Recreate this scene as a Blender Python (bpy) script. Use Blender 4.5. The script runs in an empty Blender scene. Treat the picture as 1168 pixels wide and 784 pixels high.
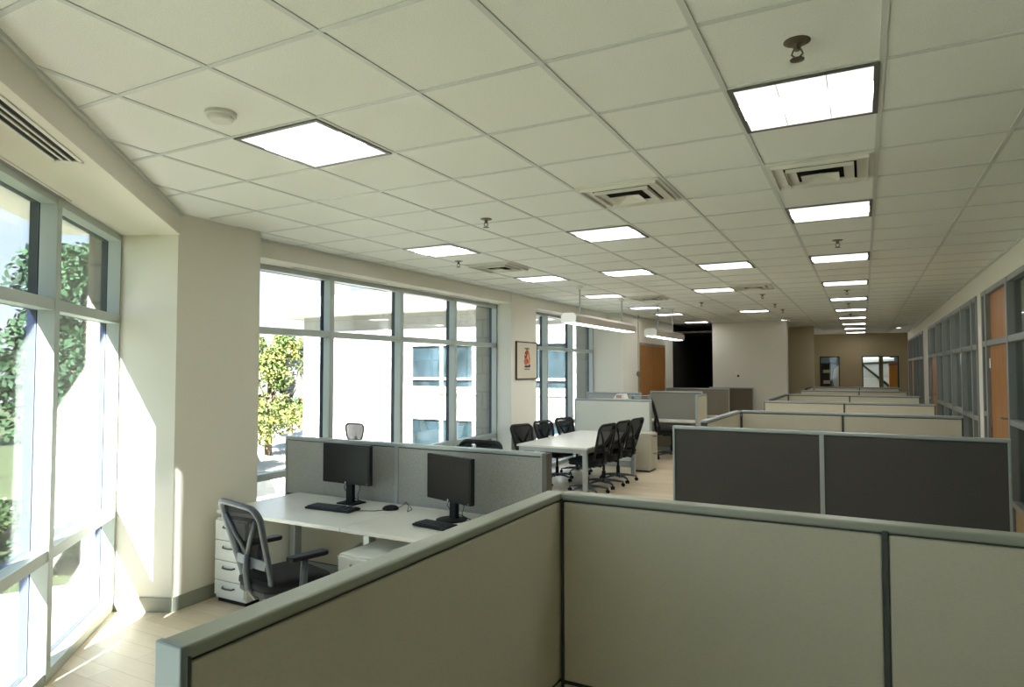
import bpy, math, random
from mathutils import Vector, Matrix
random.seed(7)
S = bpy.context.scene
COL = S.collection
PI = math.pi

# ------------------------------------------------------------------ materials
MATS = {}
def mat(name, col, rough=.6, metal=0., noise=0., nscale=30., bump=0., bscale=200., emit=None, spec=.5, stretch=None, col2=None):
    if name in MATS: return MATS[name]
    m = bpy.data.materials.new(name); m.use_nodes = True
    nt = m.node_tree; b = nt.nodes['Principled BSDF']
    c = tuple(col) + (1,)
    b.inputs['Base Color'].default_value = c
    b.inputs['Roughness'].default_value = rough
    b.inputs['Metallic'].default_value = metal
    b.inputs['Specular IOR Level'].default_value = spec
    tc = nt.nodes.new('ShaderNodeTexCoord')
    mp = nt.nodes.new('ShaderNodeMapping'); nt.links.new(tc.outputs['Object'], mp.inputs['Vector'])
    if stretch: mp.inputs['Scale'].default_value = stretch
    if noise > 0 or col2:
        n = nt.nodes.new('ShaderNodeTexNoise'); n.inputs['Scale'].default_value = nscale; n.inputs['Detail'].default_value = 4
        nt.links.new(mp.outputs['Vector'], n.inputs['Vector'])
        r = nt.nodes.new('ShaderNodeValToRGB')
        r.color_ramp.elements[0].position = .35; r.color_ramp.elements[1].position = .65
        if col2:
            a, d = col, col2
        else:
            a = [x*(1-noise) for x in col]; d = [min(1, x*(1+noise)) for x in col]
        r.color_ramp.elements[0].color = tuple(a)+(1,); r.color_ramp.elements[1].color = tuple(d)+(1,)
        nt.links.new(n.outputs['Fac'], r.inputs['Fac']); nt.links.new(r.outputs['Color'], b.inputs['Base Color'])
    if bump > 0:
        n2 = nt.nodes.new('ShaderNodeTexNoise'); n2.inputs['Scale'].default_value = bscale; n2.inputs['Detail'].default_value = 3
        nt.links.new(mp.outputs['Vector'], n2.inputs['Vector'])
        bp = nt.nodes.new('ShaderNodeBump'); bp.inputs['Strength'].default_value = bump; bp.inputs['Distance'].default_value = .01
        nt.links.new(n2.outputs['Fac'], bp.inputs['Height']); nt.links.new(bp.outputs['Normal'], b.inputs['Normal'])
    if emit:
        b.inputs['Emission Color'].default_value = tuple(emit[0])+(1,); b.inputs['Emission Strength'].default_value = emit[1]
    MATS[name] = m
    return m
def srgb(r, g, b):
    f = lambda v: (v/255/12.92) if v/255 <= .04045 else ((v/255+.055)/1.055)**2.4
    return (f(r), f(g), f(b))

def glass_mat(name, tint=(1,1,1), refl=.06, rough=.02):
    m = bpy.data.materials.new(name); m.use_nodes = True
    nt = m.node_tree; nt.nodes.clear()
    o = nt.nodes.new('ShaderNodeOutputMaterial'); mx = nt.nodes.new('ShaderNodeMixShader')
    t = nt.nodes.new('ShaderNodeBsdfTransparent'); t.inputs['Color'].default_value = tuple(tint)+(1,)
    g = nt.nodes.new('ShaderNodeBsdfGlossy'); g.inputs['Roughness'].default_value = rough
    fr = nt.nodes.new('ShaderNodeLayerWeight'); fr.inputs['Blend'].default_value = .25
    mul = nt.nodes.new('ShaderNodeMath'); mul.operation = 'MULTIPLY_ADD'; mul.inputs[1].default_value = .5; mul.inputs[2].default_value = refl
    nt.links.new(fr.outputs['Fresnel'], mul.inputs[0]); nt.links.new(mul.outputs[0], mx.inputs['Fac'])
    nt.links.new(t.outputs[0], mx.inputs[1]); nt.links.new(g.outputs[0], mx.inputs[2]); nt.links.new(mx.outputs[0], o.inputs['Surface'])
    MATS[name] = m; return m

def mesh_fabric(name, col, see=.35):
    m = bpy.data.materials.new(name); m.use_nodes = True
    nt = m.node_tree; nt.nodes.clear()
    o = nt.nodes.new('ShaderNodeOutputMaterial'); mx = nt.nodes.new('ShaderNodeMixShader')
    t = nt.nodes.new('ShaderNodeBsdfTransparent')
    d = nt.nodes.new('ShaderNodeBsdfPrincipled'); d.inputs['Base Color'].default_value = tuple(col)+(1,); d.inputs['Roughness'].default_value = .9; d.inputs['Specular IOR Level'].default_value = .1
    mx.inputs['Fac'].default_value = 1-see
    nt.links.new(t.outputs[0], mx.inputs[1]); nt.links.new(d.outputs[0], mx.inputs[2]); nt.links.new(mx.outputs[0], o.inputs['Surface'])
    MATS[name] = m; return m

def brick_mat(name, c1, c2, mortar, bw=.6, bh=.3, ms=.012, axis='xz', bump=.3):
    m = bpy.data.materials.new(name); m.use_nodes = True
    nt = m.node_tree; b = nt.nodes['Principled BSDF']; b.inputs['Roughness'].default_value = .85
    tc = nt.nodes.new('ShaderNodeTexCoord')
    sp = nt.nodes.new('ShaderNodeSeparateXYZ'); cb = nt.nodes.new('ShaderNodeCombineXYZ')
    nt.links.new(tc.outputs['Object'], sp.inputs[0])
    ad = nt.nodes.new('ShaderNodeMath'); ad.operation = 'ADD'
    nt.links.new(sp.outputs['X'], ad.inputs[0]); nt.links.new(sp.outputs['Y'], ad.inputs[1])
    nt.links.new(ad.outputs[0], cb.inputs['X']); nt.links.new(sp.outputs['Z'], cb.inputs['Y'])
    br = nt.nodes.new('ShaderNodeTexBrick'); br.inputs['Scale'].default_value = 1
    br.inputs['Brick Width'].default_value = bw; br.inputs['Row Height'].default_value = bh; br.inputs['Mortar Size'].default_value = ms
    br.inputs['Color1'].default_value = tuple(c1)+(1,); br.inputs['Color2'].default_value = tuple(c2)+(1,); br.inputs['Mortar'].default_value = tuple(mortar)+(1,)
    nt.links.new(cb.outputs[0], br.inputs['Vector']); nt.links.new(br.outputs['Color'], b.inputs['Base Color'])
    bp = nt.nodes.new('ShaderNodeBump'); bp.inputs['Strength'].default_value = bump; bp.inputs['Distance'].default_value = .01; bp.invert = True
    nt.links.new(br.outputs['Fac'], bp.inputs['Height']); nt.links.new(bp.outputs['Normal'], b.inputs['Normal'])
    MATS[name] = m; return m

def wood_mat(name, c1, c2):
    m = bpy.data.materials.new(name); m.use_nodes = True
    nt = m.node_tree; b = nt.nodes['Principled BSDF']; b.inputs['Roughness'].default_value = .45
    tc = nt.nodes.new('ShaderNodeTexCoord'); mp = nt.nodes.new('ShaderNodeMapping'); mp.inputs['Scale'].default_value = (14, 14, 1.2)
    nt.links.new(tc.outputs['Object'], mp.inputs['Vector'])
    n = nt.nodes.new('ShaderNodeTexNoise'); n.inputs['Scale'].default_value = 2; n.inputs['Detail'].default_value = 6; n.inputs['Distortion'].default_value = .6
    nt.links.new(mp.outputs['Vector'], n.inputs['Vector'])
    r = nt.nodes.new('ShaderNodeValToRGB'); r.color_ramp.elements[0].color = tuple(c1)+(1,); r.color_ramp.elements[1].color = tuple(c2)+(1,)
    r.color_ramp.elements[0].position = .3; r.color_ramp.elements[1].position = .7
    nt.links.new(n.outputs['Fac'], r.inputs['Fac']); nt.links.new(r.outputs['Color'], b.inputs['Base Color'])
    MATS[name] = m; return m

def floor_mat():
    m = bpy.data.materials.new('vinyl plank floor'); m.use_nodes = True
    nt = m.node_tree; b = nt.nodes['Principled BSDF']; b.inputs['Roughness'].default_value = .38
    tc = nt.nodes.new('ShaderNodeTexCoord'); mp = nt.nodes.new('ShaderNodeMapping')
    nt.links.new(tc.outputs['Object'], mp.inputs['Vector'])
    br = nt.nodes.new('ShaderNodeTexBrick'); br.inputs['Scale'].default_value = 1
    br.inputs['Brick Width'].default_value = 1.2; br.inputs['Row Height'].default_value = .15; br.inputs['Mortar Size'].default_value = .0015
    br.inputs['Color1'].default_value = srgb(228, 212, 184)+(1,); br.inputs['Color2'].default_value = srgb(214, 196, 166)+(1,); br.inputs['Mortar'].default_value = srgb(170, 152, 122)+(1,)
    nt.links.new(mp.outputs[0], br.inputs['Vector'])
    mp2 = nt.nodes.new('ShaderNodeMapping'); mp2.inputs['Scale'].default_value = (1.5, 18, 1); nt.links.new(tc.outputs['Object'], mp2.inputs['Vector'])
    n = nt.nodes.new('ShaderNodeTexNoise'); n.inputs['Scale'].default_value = 3; n.inputs['Detail'].default_value = 5
    nt.links.new(mp2.outputs[0], n.inputs['Vector'])
    mx = nt.nodes.new('ShaderNodeMix'); mx.data_type = 'RGBA'; mx.blend_type = 'MULTIPLY'; mx.inputs[0].default_value = .22
    nt.links.new(br.outputs['Color'], mx.inputs[6]); nt.links.new(n.outputs['Color'], mx.inputs[7])
    nt.links.new(mx.outputs[2], b.inputs['Base Color'])
    MATS['floor'] = m; return m

def diffuser_mat(name, lo, hi, half, axis='Y'):
    # prismatic lens: the tube behind the middle third shows brighter (it is the lamp itself)
    m = bpy.data.materials.new(name); m.use_nodes = True
    nt = m.node_tree; b = nt.nodes['Principled BSDF']; b.inputs['Base Color'].default_value = (.8, .8, .8, 1)
    b.inputs['Emission Color'].default_value = (1, .985, .96, 1)
    tc = nt.nodes.new('ShaderNodeTexCoord'); sp = nt.nodes.new('ShaderNodeSeparateXYZ'); nt.links.new(tc.outputs['Object'], sp.inputs[0])
    a = nt.nodes.new('ShaderNodeMath'); a.operation = 'ABSOLUTE'; nt.links.new(sp.outputs[axis], a.inputs[0])
    r = nt.nodes.new('ShaderNodeMapRange'); r.inputs['From Min'].default_value = half*.33; r.inputs['From Max'].default_value = half*.37
    r.inputs['To Min'].default_value = hi; r.inputs['To Max'].default_value = lo
    nt.links.new(a.outputs[0], r.inputs['Value']); nt.links.new(r.outputs[0], b.inputs['Emission Strength'])
    MATS[name] = m; return m

# ------------------------------------------------------------------ mesh building
class MB:
    def __init__(s): s.v = []; s.f = []; s.mi = []
    def add(s, vs, fs, mi=0):
        n = len(s.v); s.v += [tuple(p) for p in vs]; s.f += [tuple(i+n for i in f) for f in fs]; s.mi += [mi]*len(fs); return s
    def box(s, x0, x1, y0, y1, z0, z1, M=None, mi=0):
        vs = [(x0,y0,z0),(x1,y0,z0),(x1,y1,z0),(x0,y1,z0),(x0,y0,z1),(x1,y0,z1),(x1,y1,z1),(x0,y1,z1)]
        if M is not None: vs = [M @ Vector(p) for p in vs]
        return s.add(vs, [(3,2,1,0),(4,5,6,7),(0,1,5,4),(1,2,6,5),(2,3,7,6),(3,0,4,7)], mi)
    def prism(s, poly, z0, z1, M=None, mi=0):
        a = sum(poly[i][0]*poly[(i+1) % len(poly)][1]-poly[(i+1) % len(poly)][0]*poly[i][1] for i in range(len(poly)))
        if a < 0: poly = poly[::-1]
        n = len(poly); vs = [(x,y,z0) for x,y in poly]+[(x,y,z1) for x,y in poly]
        if M is not None: vs = [M @ Vector(p) for p in vs]
        return s.add(vs, [tuple(range(n-1,-1,-1)), tuple(range(n,2*n))]+[(i,(i+1) % n,n+(i+1) % n,n+i) for i in range(n)], mi)
    def tube(s, pts, r, n=8, closed=False, cap=True, flat=1., mi=0):
        pts = [Vector(p) for p in pts]; m = len(pts); rs = r if isinstance(r, (list, tuple)) else [r]*m
        vs = []; prev = None
        for i, p in enumerate(pts):
            a = pts[(i-1) % m] if (closed or i > 0) else p; b = pts[(i+1) % m] if (closed or i < m-1) else p
            t = (b-a).normalized()
            if prev is None: u = t.orthogonal().normalized()
            else:
                u = prev - t*prev.dot(t); u = u.normalized() if u.length > 1e-6 else t.orthogonal().normalized()
            prev = u; w = t.cross(u)
            for k in range(n):
                q = 2*PI*k/n; vs.append(p+(u*math.cos(q)+w*math.sin(q)*flat)*rs[i])
        fs = []
        for i in range(m if closed else m-1):
            j = (i+1) % m
            for k in range(n): fs.append((i*n+k, i*n+(k+1) % n, j*n+(k+1) % n, j*n+k))
        if cap and not closed: fs += [tuple(range(n-1,-1,-1)), tuple(range((m-1)*n, m*n))]
        return s.add(vs, fs, mi)
    def lathe(s, prof, c=(0,0,0), n=20, M=None, mi=0):
        vs = []
        for r, z in prof:
            for k in range(n): vs.append(Vector((c[0]+r*math.cos(2*PI*k/n), c[1]+r*math.sin(2*PI*k/n), c[2]+z)))
        if M is not None: vs = [M @ p for p in vs]
        m = len(prof); fs = []
        for i in range(m-1):
            for k in range(n): fs.append((i*n+k, i*n+(k+1) % n, (i+1)*n+(k+1) % n, (i+1)*n+k))
        fs += [tuple(range(n-1,-1,-1)), tuple(range((m-1)*n, m*n))]
        return s.add(vs, fs, mi)
    def grid(s, fn, nu, nv, mi=0):
        vs = [fn(i/nu, j/nv) for i in range(nu+1) for j in range(nv+1)]
        return s.add(vs, [(i*(nv+1)+j, (i+1)*(nv+1)+j, (i+1)*(nv+1)+j+1, i*(nv+1)+j+1) for i in range(nu) for j in range(nv)], mi)
    def build(s, name, m, parent=None, bevel=0, smooth=False, seg=2, solid=0, sub=0):
        me = bpy.data.meshes.new(name); me.from_pydata(s.v, [], s.f)
        for x in (m if isinstance(m, (list, tuple)) else [m]): me.materials.append(x)
        for p, i in zip(me.polygons, s.mi): p.material_index = i; p.use_smooth = smooth
        me.update()
        o = bpy.data.objects.new(name, me); COL.objects.link(o)
        if parent: o.parent = parent
        if solid:
            d = o.modifiers.new('solid', 'SOLIDIFY'); d.thickness = solid; d.offset = 0
        if sub:
            d = o.modifiers.new('sub', 'SUBSURF'); d.levels = sub; d.render_levels = sub
        if bevel:
            d = o.modifiers.new('bevel', 'BEVEL'); d.width = bevel; d.segments = seg; d.limit_method = 'ANGLE'; d.angle_limit = math.radians(40)
        return o

def tag(o, label=None, cat=None, group=None, kind=None):
    if label: o['label'] = label
    if cat: o['category'] = cat
    if group: o['group'] = group
    if kind: o['kind'] = kind
    return o
def empty(name, loc=(0,0,0), rz=0, label=None, cat=None, group=None, kind=None, sc=1):
    o = bpy.data.objects.new(name, None); COL.objects.link(o); o.empty_display_size = .1
    o.location = loc; o.rotation_euler = (0, 0, rz); o.scale = (sc, sc, sc)
    return tag(o, label, cat, group, kind)
def kids(o): return [c for c in bpy.data.objects if c.parent == o]
def copy_tree(o, parent=None):
    c = o.copy(); COL.objects.link(c); c.parent = parent
    for k in kids(o): copy_tree(k, c)
    return c
def clone(o, loc, rz=0, label=None, cat=None, group=None, sc=None):
    c = copy_tree(o); c.location = loc; c.rotation_euler = (0, 0, rz)
    if sc: c.scale = (sc, sc, sc)
    if group is None and 'group' in c.keys(): del c['group']
    return tag(c, label, cat, group)

# ------------------------------------------------------------------ palette
wallM = mat('cream wall paint', srgb(224, 222, 210), .8, bump=.06, bscale=120)
trimM = mat('grey green rubber base', srgb(140, 145, 132), .6)
tileM = mat('mineral fibre tile', srgb(234, 238, 232), .9, noise=.04, nscale=160, bump=.35, bscale=260)
tbarM = mat('white grid bar', srgb(206, 212, 208), .5)
alumM = mat('brushed aluminium frame', srgb(178, 188, 184), .45, .25)
alumD = mat('shade tinted outer window frame', srgb(14, 22, 44), .8, spec=.1)  # navy puts the shade on the outer half of the frames into the colour
greyF = mat('grey office storefront frame', srgb(140, 145, 143), .45, .3)
glassM = glass_mat('clear window glass', (.95, .965, .96), .03)
glassI = glass_mat('interior glass', (.86, .9, .88), .05)
creamP = mat('cream woven panel', srgb(214, 209, 189), .9, noise=.03, nscale=60, bump=.25, bscale=500, stretch=(1, 1, 3))
capM = mat('grey green panel cap', srgb(160, 166, 152), .4, .15)
capL = mat('silver blue panel cap', srgb(170, 180, 180), .4, .3)
darkP = mat('charcoal woven panel', srgb(84, 82, 80), .95, noise=.06, nscale=90, bump=.3, bscale=500, stretch=(1, 1, 3))
greyP = mat('grey speckled panel', srgb(168, 170, 166), .95, noise=.16, nscale=150, bump=.4, bscale=350)
taupeP = mat('taupe woven panel', srgb(138, 132, 118), .95, noise=.05, nscale=90, bump=.3, bscale=400)
seamM = mat('dark panel seam', srgb(72, 78, 74), .6)
whiteL = mat('white laminate', srgb(233, 233, 226), .3, noise=.01)
whiteMt = mat('white painted metal', srgb(226, 230, 226), .35)
steelM = mat('silver painted steel', srgb(172, 180, 182), .35, .5)
blackP = mat('black plastic', srgb(20, 21, 24), .5, spec=.3)
blackF = mat('black seat fabric', srgb(22, 23, 26), .95, bump=.3, bscale=500)
greyPl = mat('slate grey plastic', srgb(68, 78, 86), .45)
chairMesh = mesh_fabric('black mesh weave', srgb(18, 19, 23), .09)
paleMesh = mesh_fabric('grey mesh weave', srgb(84, 84, 82), .08)
screenM = mat('dark lcd screen', srgb(20, 22, 27), .3, spec=.3)
screenW = mat('brownish lcd screen', srgb(34, 29, 27), .4, spec=.25)
woodM = wood_mat('honey maple door', srgb(150, 98, 42), srgb(178, 122, 58))
chromeM = mat('chrome', srgb(190, 188, 180), .25, .9)
brassM = mat('aged sprinkler metal', srgb(120, 112, 98), .35, .8)
darkV = mat('black duct shade', (.01, .01, .01), .9)  # flat black sheets stand in for the shade inside the vents
ventM = mat('white vent metal', srgb(222, 222, 214), .5)
diffM = diffuser_mat('troffer lens', .29, 5.4, .3)
lampE = mat('pendant lens', (.9, .9, .9), .5, emit=((1, .98, .95), 3))
blockM = brick_mat('cream stone block', srgb(146, 142, 130), srgb(136, 132, 120), srgb(104, 100, 90), .6, .3)
facadeM = brick_mat('white facade block', srgb(172, 172, 168), srgb(166, 166, 162), srgb(146, 146, 142), 1.2, .5, .015)
concM = mat('pale concrete', srgb(176, 172, 160), .9, noise=.05, nscale=2)
grassM = mat('grass ground', srgb(52, 64, 34), .95, noise=.3, nscale=3)
charM = mat('charcoal for shelf and unlit corridor', srgb(60, 56, 52), .8)  # corridor's lack of light is put into this colour; the shelf is simply charcoal
floorM = floor_mat()

H = 1.88; CE = 3.112; SOF = 2.94
# ------------------------------------------------------------------ setting
GA = Vector((-5.25, 3.12)); GD = Vector((.68, -.733)).normalized(); GN = Vector((-.733, -.68)).normalized()   # glazing of the angled bay
def gp(t, off): p = GA+GD*t+GN*off; return (p.x, p.y)       # off > 0 is outside
GL = 9.24
def st(name, mb, m, parent=None, **k): return tag(mb.build(name, m, parent, **k), kind='structure')
e9 = gp(GL, 0)
RX = 1.33; GX = -5.4
poly_floor = [e9, (RX, e9[1]), (RX, 26), (GX, 26), (GX, 4.2), (GA.x, GA.y)]
st('floor', MB().prism(poly_floor, -.1, 0), floorM)
st('ceiling', MB().prism([gp(GL,-.2), (RX, e9[1]), (RX, 26), (-5.2, 26), (-5.2, 3.6), gp(0,-.2)], CE, CE+.03), tileM)
slab_poly = [gp(-.3, .45), gp(GL, .45), (RX+5, gp(GL,.45)[1]), (RX+5, 34), (-5.68, 34), (-5.68, 4.0)]
st('roof', MB().prism(slab_poly, CE+.06, CE+.5), concM)
# soffits (bulkheads) over the windows, continuing outside as the window head
tb = MB(); tb.prism([gp(-.05,-.52), gp(GL,-.52), gp(GL,.42), gp(-.05,.42)], SOF, CE+.06)
st('wall_soffit_bay', tb, wallM)
st('wall_soffit_window', MB().box(-5.68, -5.02, 4.19, 13.95, SOF, CE+.06), wallM)
# piers
def pier(name, poly, m=wallM, z0=-.1): return st(name, MB().prism(poly, z0, CE+.05), m)
pier('wall_pier_near', [(-5.25,3.12), (-4.76,3.34), (-4.80,4.18), (-5.40,4.26)])
st('wall_pier_near_stone', MB().prism([(-5.25,3.12),(-5.40,4.26),(-5.66,4.26),(-5.56,3.4),gp(0,.17)], -.15, CE+.05), blockM)
pier('wall_pier_picture', [(-5.40,9.52), (-5.01,9.40), (-5.01,10.31), (-5.40,10.36)])
st('wall_pier_picture_stone', MB().box(-5.75, -5.40, 9.52, 10.36, -.15, CE+.05), blockM)
pier('wall_left', [(-5.40,13.9), (-4.65,13.9), (-4.65,18.2), (-5.40,18.2)])
st('wall_left_stone', MB().box(-5.75, -5.40, 13.9, 24, -.15, CE+.05), blockM)
st('wall_middle', MB().box(-3.58, -1.73, 18.2, 18.55, 0, CE), wallM)
st('wall_alcove', MB().box(-3.0, -1.27, 21.0, 21.15, 0, CE), mat('olive dimmed tan wall paint', srgb(190, 178, 146), .8))  # darker colour carries the dim light at the far end
st('wall_middle_return', MB().box(-3.15, -3.0, 18.55, 21.15, 0, CE), wallM)
st('wall_near', MB().box(e9[0]-.5, RX+4, e9[1]-.15, e9[1], 0, CE), wallM)
# back wall with two openings
bw = MB()
for x0, x1, z0, z1 in [(-2.9,-1.38,0,CE), (-.75,-.05,0,CE), (1.05,RX,0,CE), (-1.38,-.75,0,1.05), (-1.38,-.75,2.32,CE), (-.05,1.05,0,1.05), (-.05,1.05,2.32,CE)]:
    bw.box(x0, x1, 26, 26.15, z0, z1)
st('wall_back', bw, mat('dimmed tan wall paint', srgb(160, 146, 114), .8))  # dimness of the back wall is put into its colour
# corridor beyond the opening: its unlit darkness is put into the wall colour
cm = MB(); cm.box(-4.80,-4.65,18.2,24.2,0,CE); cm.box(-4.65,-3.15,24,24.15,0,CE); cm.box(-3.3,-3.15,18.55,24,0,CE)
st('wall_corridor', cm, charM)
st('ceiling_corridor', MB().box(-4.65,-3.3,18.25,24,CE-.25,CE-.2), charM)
# baseboards
bb = MB()
def strip(a, b, z1=.11, th=.012, m=bb):
    a = Vector(a); b = Vector(b); d = (b-a).normalized(); n = Vector((d.y, -d.x))
    m.prism([tuple(a), tuple(b), tuple(b+n*th), tuple(a+n*th)], 0, z1)
strip((-5.24,3.125), (-4.76,3.34)); strip((-4.76,3.34), (-4.80,4.18)); strip((-5.02,9.40),(-5.02,10.31)); strip((-5.40,13.9),(-4.65,13.9)); strip((-4.65,13.9),(-4.65,15.0))
strip((-3.58,18.2),(-1.73,18.2)); strip((-3.0,21.0),(-1.27,21.0)); strip((-1.5,26.0),(1.33,26.0))
st('baseboard_left', bb, trimM)
st('trim_ceiling', MB().prism([gp(-.02,-.52), gp(GL,-.52), gp(GL,-.54), gp(-.02,-.54)], CE-.02, CE).box(-5.02,-5.0,4.1,13.9,CE-.02,CE).box(RX-.02,RX,e9[1],26,CE-.02,CE), tbarM)

# ceiling grid
TP = .607; X0 = .088; Y0 = 2.97
tb = MB()
def line_y(x):      # where the ceiling starts above the bay soffit
    t = (x-(-2.78))/(-.68); return 1.22+.733*t
k = 2
while True:
    x = X0+TP*k
    if x < -5.0: break
    ys = line_y(x) if x > -4.75 else 3.9
    if x < 1.3: tb.box(x-.012, x+.012, max(ys, e9[1]), 26, CE-.005, CE+.001)
    k -= 1
for j in range(-10, 38):
    y = Y0+TP*j
    t = (y-1.22)/.733; xs = -2.78-.68*t if y < 3.4 else (-4.70 if y < 4.09 else -5.02)
    tb.box(max(xs, -5.02), 1.33, y-.012, y+.012, CE-.004, CE+.001)
st('ceiling_grid', tb, tbarM)

# glazing runs ---------------------------------------------------------------
def glazing(name, p0, d, n, L, cuts, rails, z0=.0, z1=SOF, glass=glassM):
    """p0 start (2D), d unit direction, n outward unit normal; one empty with frame, mullions and panes"""
    ang = math.atan2(d[1], d[0]); root = empty(name, (p0[0], p0[1], 0), ang, kind='structure')
    sgn = 1 if (Vector((-d[1], d[0])).dot(Vector(n)) > 0) else -1
    Y = lambda a: sgn*a
    def bx(m, x0, x1, ya, yb, za, zb): ya, yb = sorted((Y(ya), Y(yb))); m.box(x0, x1, ya, yb, za, zb)
    w = .035
    for nm, ya, yb, mm, ww in (('window_frame', -.07, .02, alumM, w), ('outer_frame', .02, .065, alumD, w*.9)):
        f = MB()
        bx(f, 0, L, ya, yb, z1-.055, z1); bx(f, 0, L, ya, yb, z0, z0+.07)
        bx(f, 0, .05, ya, yb, z0, z1); bx(f, L-.05, L, ya, yb, z0, z1)
        for r in rails:
            bx(f, 0, L, ya, yb, r-ww, r+ww)
        f.build(nm, mm, root, bevel=.003)
    for c in cuts:
        f = MB(); bx(f, c-w, c+w, -.075, .02, z0+.02, z1-.01); o = f.build('mullion', alumM, root, bevel=.003)
        f = MB(); bx(f, c-w*.95, c+w*.95, .02, .075, z0+.02, z1-.01); f.build('outer_mullion', alumD, o)
    xs = [0]+list(cuts)+[L]; zs = [z0]+list(rails)+[z1]
    for a, b in zip(xs[:-1], xs[1:]):
        for c, e in zip(zs[:-1], zs[1:]):
            g = MB(); bx(g, a+.03, b-.03, .018, .024, c+.03, e-.03); g.build('glass_pane', glass, root)
    return root
glazing('window_1', gp(0,0), GD, GN, 2.25, [1.25], [.76, 2.27])
glazing('window_unseen', gp(3.1,0), GD, GN, 3.3, [1.1, 2.2], [.76, 2.27])  # unseen glazing added for bounce light in the aisle and on the ceiling
st('wall_sun_block', MB().prism([gp(2.25,-.06), gp(3.1,-.06), gp(3.1,.3), gp(2.25,.3)], 0, SOF+.02), wallM)  # unseen pier added to keep sun off the inner face of the near pier
st('wall_bay_unseen', MB().prism([gp(6.4,-.06), gp(GL,-.06), gp(GL,.3), gp(6.4,.3)], 0, SOF+.02), wallM)  # unseen stretch made solid to hold down window light near the camera
glazing('window_2', (GX, 4.26), Vector((0,1)), Vector((-1,0)), 9.52-4.26, [5.66-4.26, 6.95-4.26, 8.24-4.26], [.79, 2.27])
glazing('window_3', (GX, 10.36), Vector((0,1)), Vector((-1,0)), 3.54, [11.45-10.36, 12.68-10.36], [.79, 2.27])

# linear slot vents in the soffits
def slot(name, c, ang, L, W, n, label, z=SOF):
    r = empty(name, (c[0], c[1], z), ang, label, 'air vent')
    f = MB(); f.box(-L/2, L/2, -W/2, -W/2+.018, -.008, 0); f.box(-L/2, L/2, W/2-.018, W/2, -.008, 0); f.box(-L/2, -L/2+.02, -W/2, W/2, -.008, 0); f.box(L/2-.02, L/2, -W/2, W/2, -.008, 0)
    f.build('vent_frame', ventM, r)
    MB().box(-L/2+.01, L/2-.01, -W/2+.01, W/2-.01, -.0025, -.0015).build('slot_shade', darkV, r)
    f = MB()
    for i in range(1, n): y = -W/2+.018+(W-.036)*i/n; f.box(-L/2+.02, L/2-.02, y-.006, y+.006, -.008, 0)
    if n > 1: f.build('divider_bar', ventM, r)
    return r
a1 = math.atan2(GD.y, GD.x)
slot('slot_vent', (-3.05, 1.33), a1, 1.5, .14, 3, 'wide three slot black and white air vent in the angled bay soffit')
slot('slot_vent', (-3.76, 1.63), a1, 1.9, .05, 1, 'thin slot vent against the head of the angled bay window')
slot('slot_vent', (-5.24, 5.75), PI/2, 1.5, .05, 1, 'thin slot vent in the soffit over the left half of the middle window')
slot('slot_vent', (-5.24, 8.15), PI/2, 1.8, .05, 1, 'thin slot vent in the soffit over the right half of the middle window')
slot('slot_vent', (-5.22, 12.0), PI/2, 2.6, .05, 1, 'thin slot vent in the soffit over the window behind the meeting table')

# ------------------------------------------------------------------ ceiling fittings
def make_troffer():
    r = empty('ceiling_light', (0,0,0)); s = TP/2-.008
    f = MB()
    for a in ((-s, s, -s, -s+.022), (-s, s, s-.022, s), (-s, -s+.022, -s, s), (s-.022, s, -s, s)): f.box(*a, -.006, .004)
    f.build('light_frame', mat('dark light surround', srgb(96, 98, 94), .5), r)
    MB().box(-s+.018, s-.018, -s+.018, s-.018, -.003, .001).build('diffuser', diffM, r)
    d = MB()
    for i in (-1, 1): d.box(i*s/3-.0015, i*s/3+.0015, -s+.02, s-.02, -.0045, -.003)
    d.build('lens_seam', mat('lens seam', srgb(205, 205, 200), .5), r)
    return r
def tile(ci, rj): return (X0+TP*(ci+.5), Y0+TP*(rj+.5), CE-.005)
ords = ['nearest', 'second', 'third', 'fourth', 'fifth', 'sixth', 'seventh', 'eighth', 'ninth', 'tenth']
LT = [(-1, 4*i, (ords[i]+' square ceiling light of the long straight row above the cubicles') if i else 'largest square ceiling light, nearest above the cubicles, below the first sprinkler') for i in range(10)]
LT += [(-5,-1,'square ceiling light beside the round smoke detector near the bay'),
       (-4,4,'square ceiling light just behind the left square vent diffuser'),
       (-3,8,'square ceiling light between the second light row and the middle vent diffuser'),
       (-4,12,'square ceiling light left of the small middle vent diffuser'),
       (-7,4,'square ceiling light above the middle window, ahead of a small sprinkler'),
       (-7,8,'square ceiling light just past the small vent diffuser over the middle window'),
       (-7,12,'square ceiling light behind the near rod of the first pendant lamp'),
       (-5,8,'square ceiling light right of the pendant rods, over the meeting table'),
       (-7,16,'square ceiling light above the far end of the first pendant lamp'),
       (-7,19,'square ceiling light above the second pendant lamp'),
       (-7,24,'farthest left ceiling light, in front of the dark corridor opening'),
       (-4,19,'small looking ceiling light in front of the plain jutting far wall')]
tr = make_troffer()
for i, (a, b, l) in enumerate(LT):
    p = tile(a, b)
    if (a, b) == (-7, 24): p = (p[0], 18.0-.4, p[2])
    if i == 0: o = tr; o.location = p; tag(o, l, 'ceiling light', 'square ceiling lights')
    else: clone(tr, p, 0, l, 'ceiling light', 'square ceiling lights')

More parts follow.
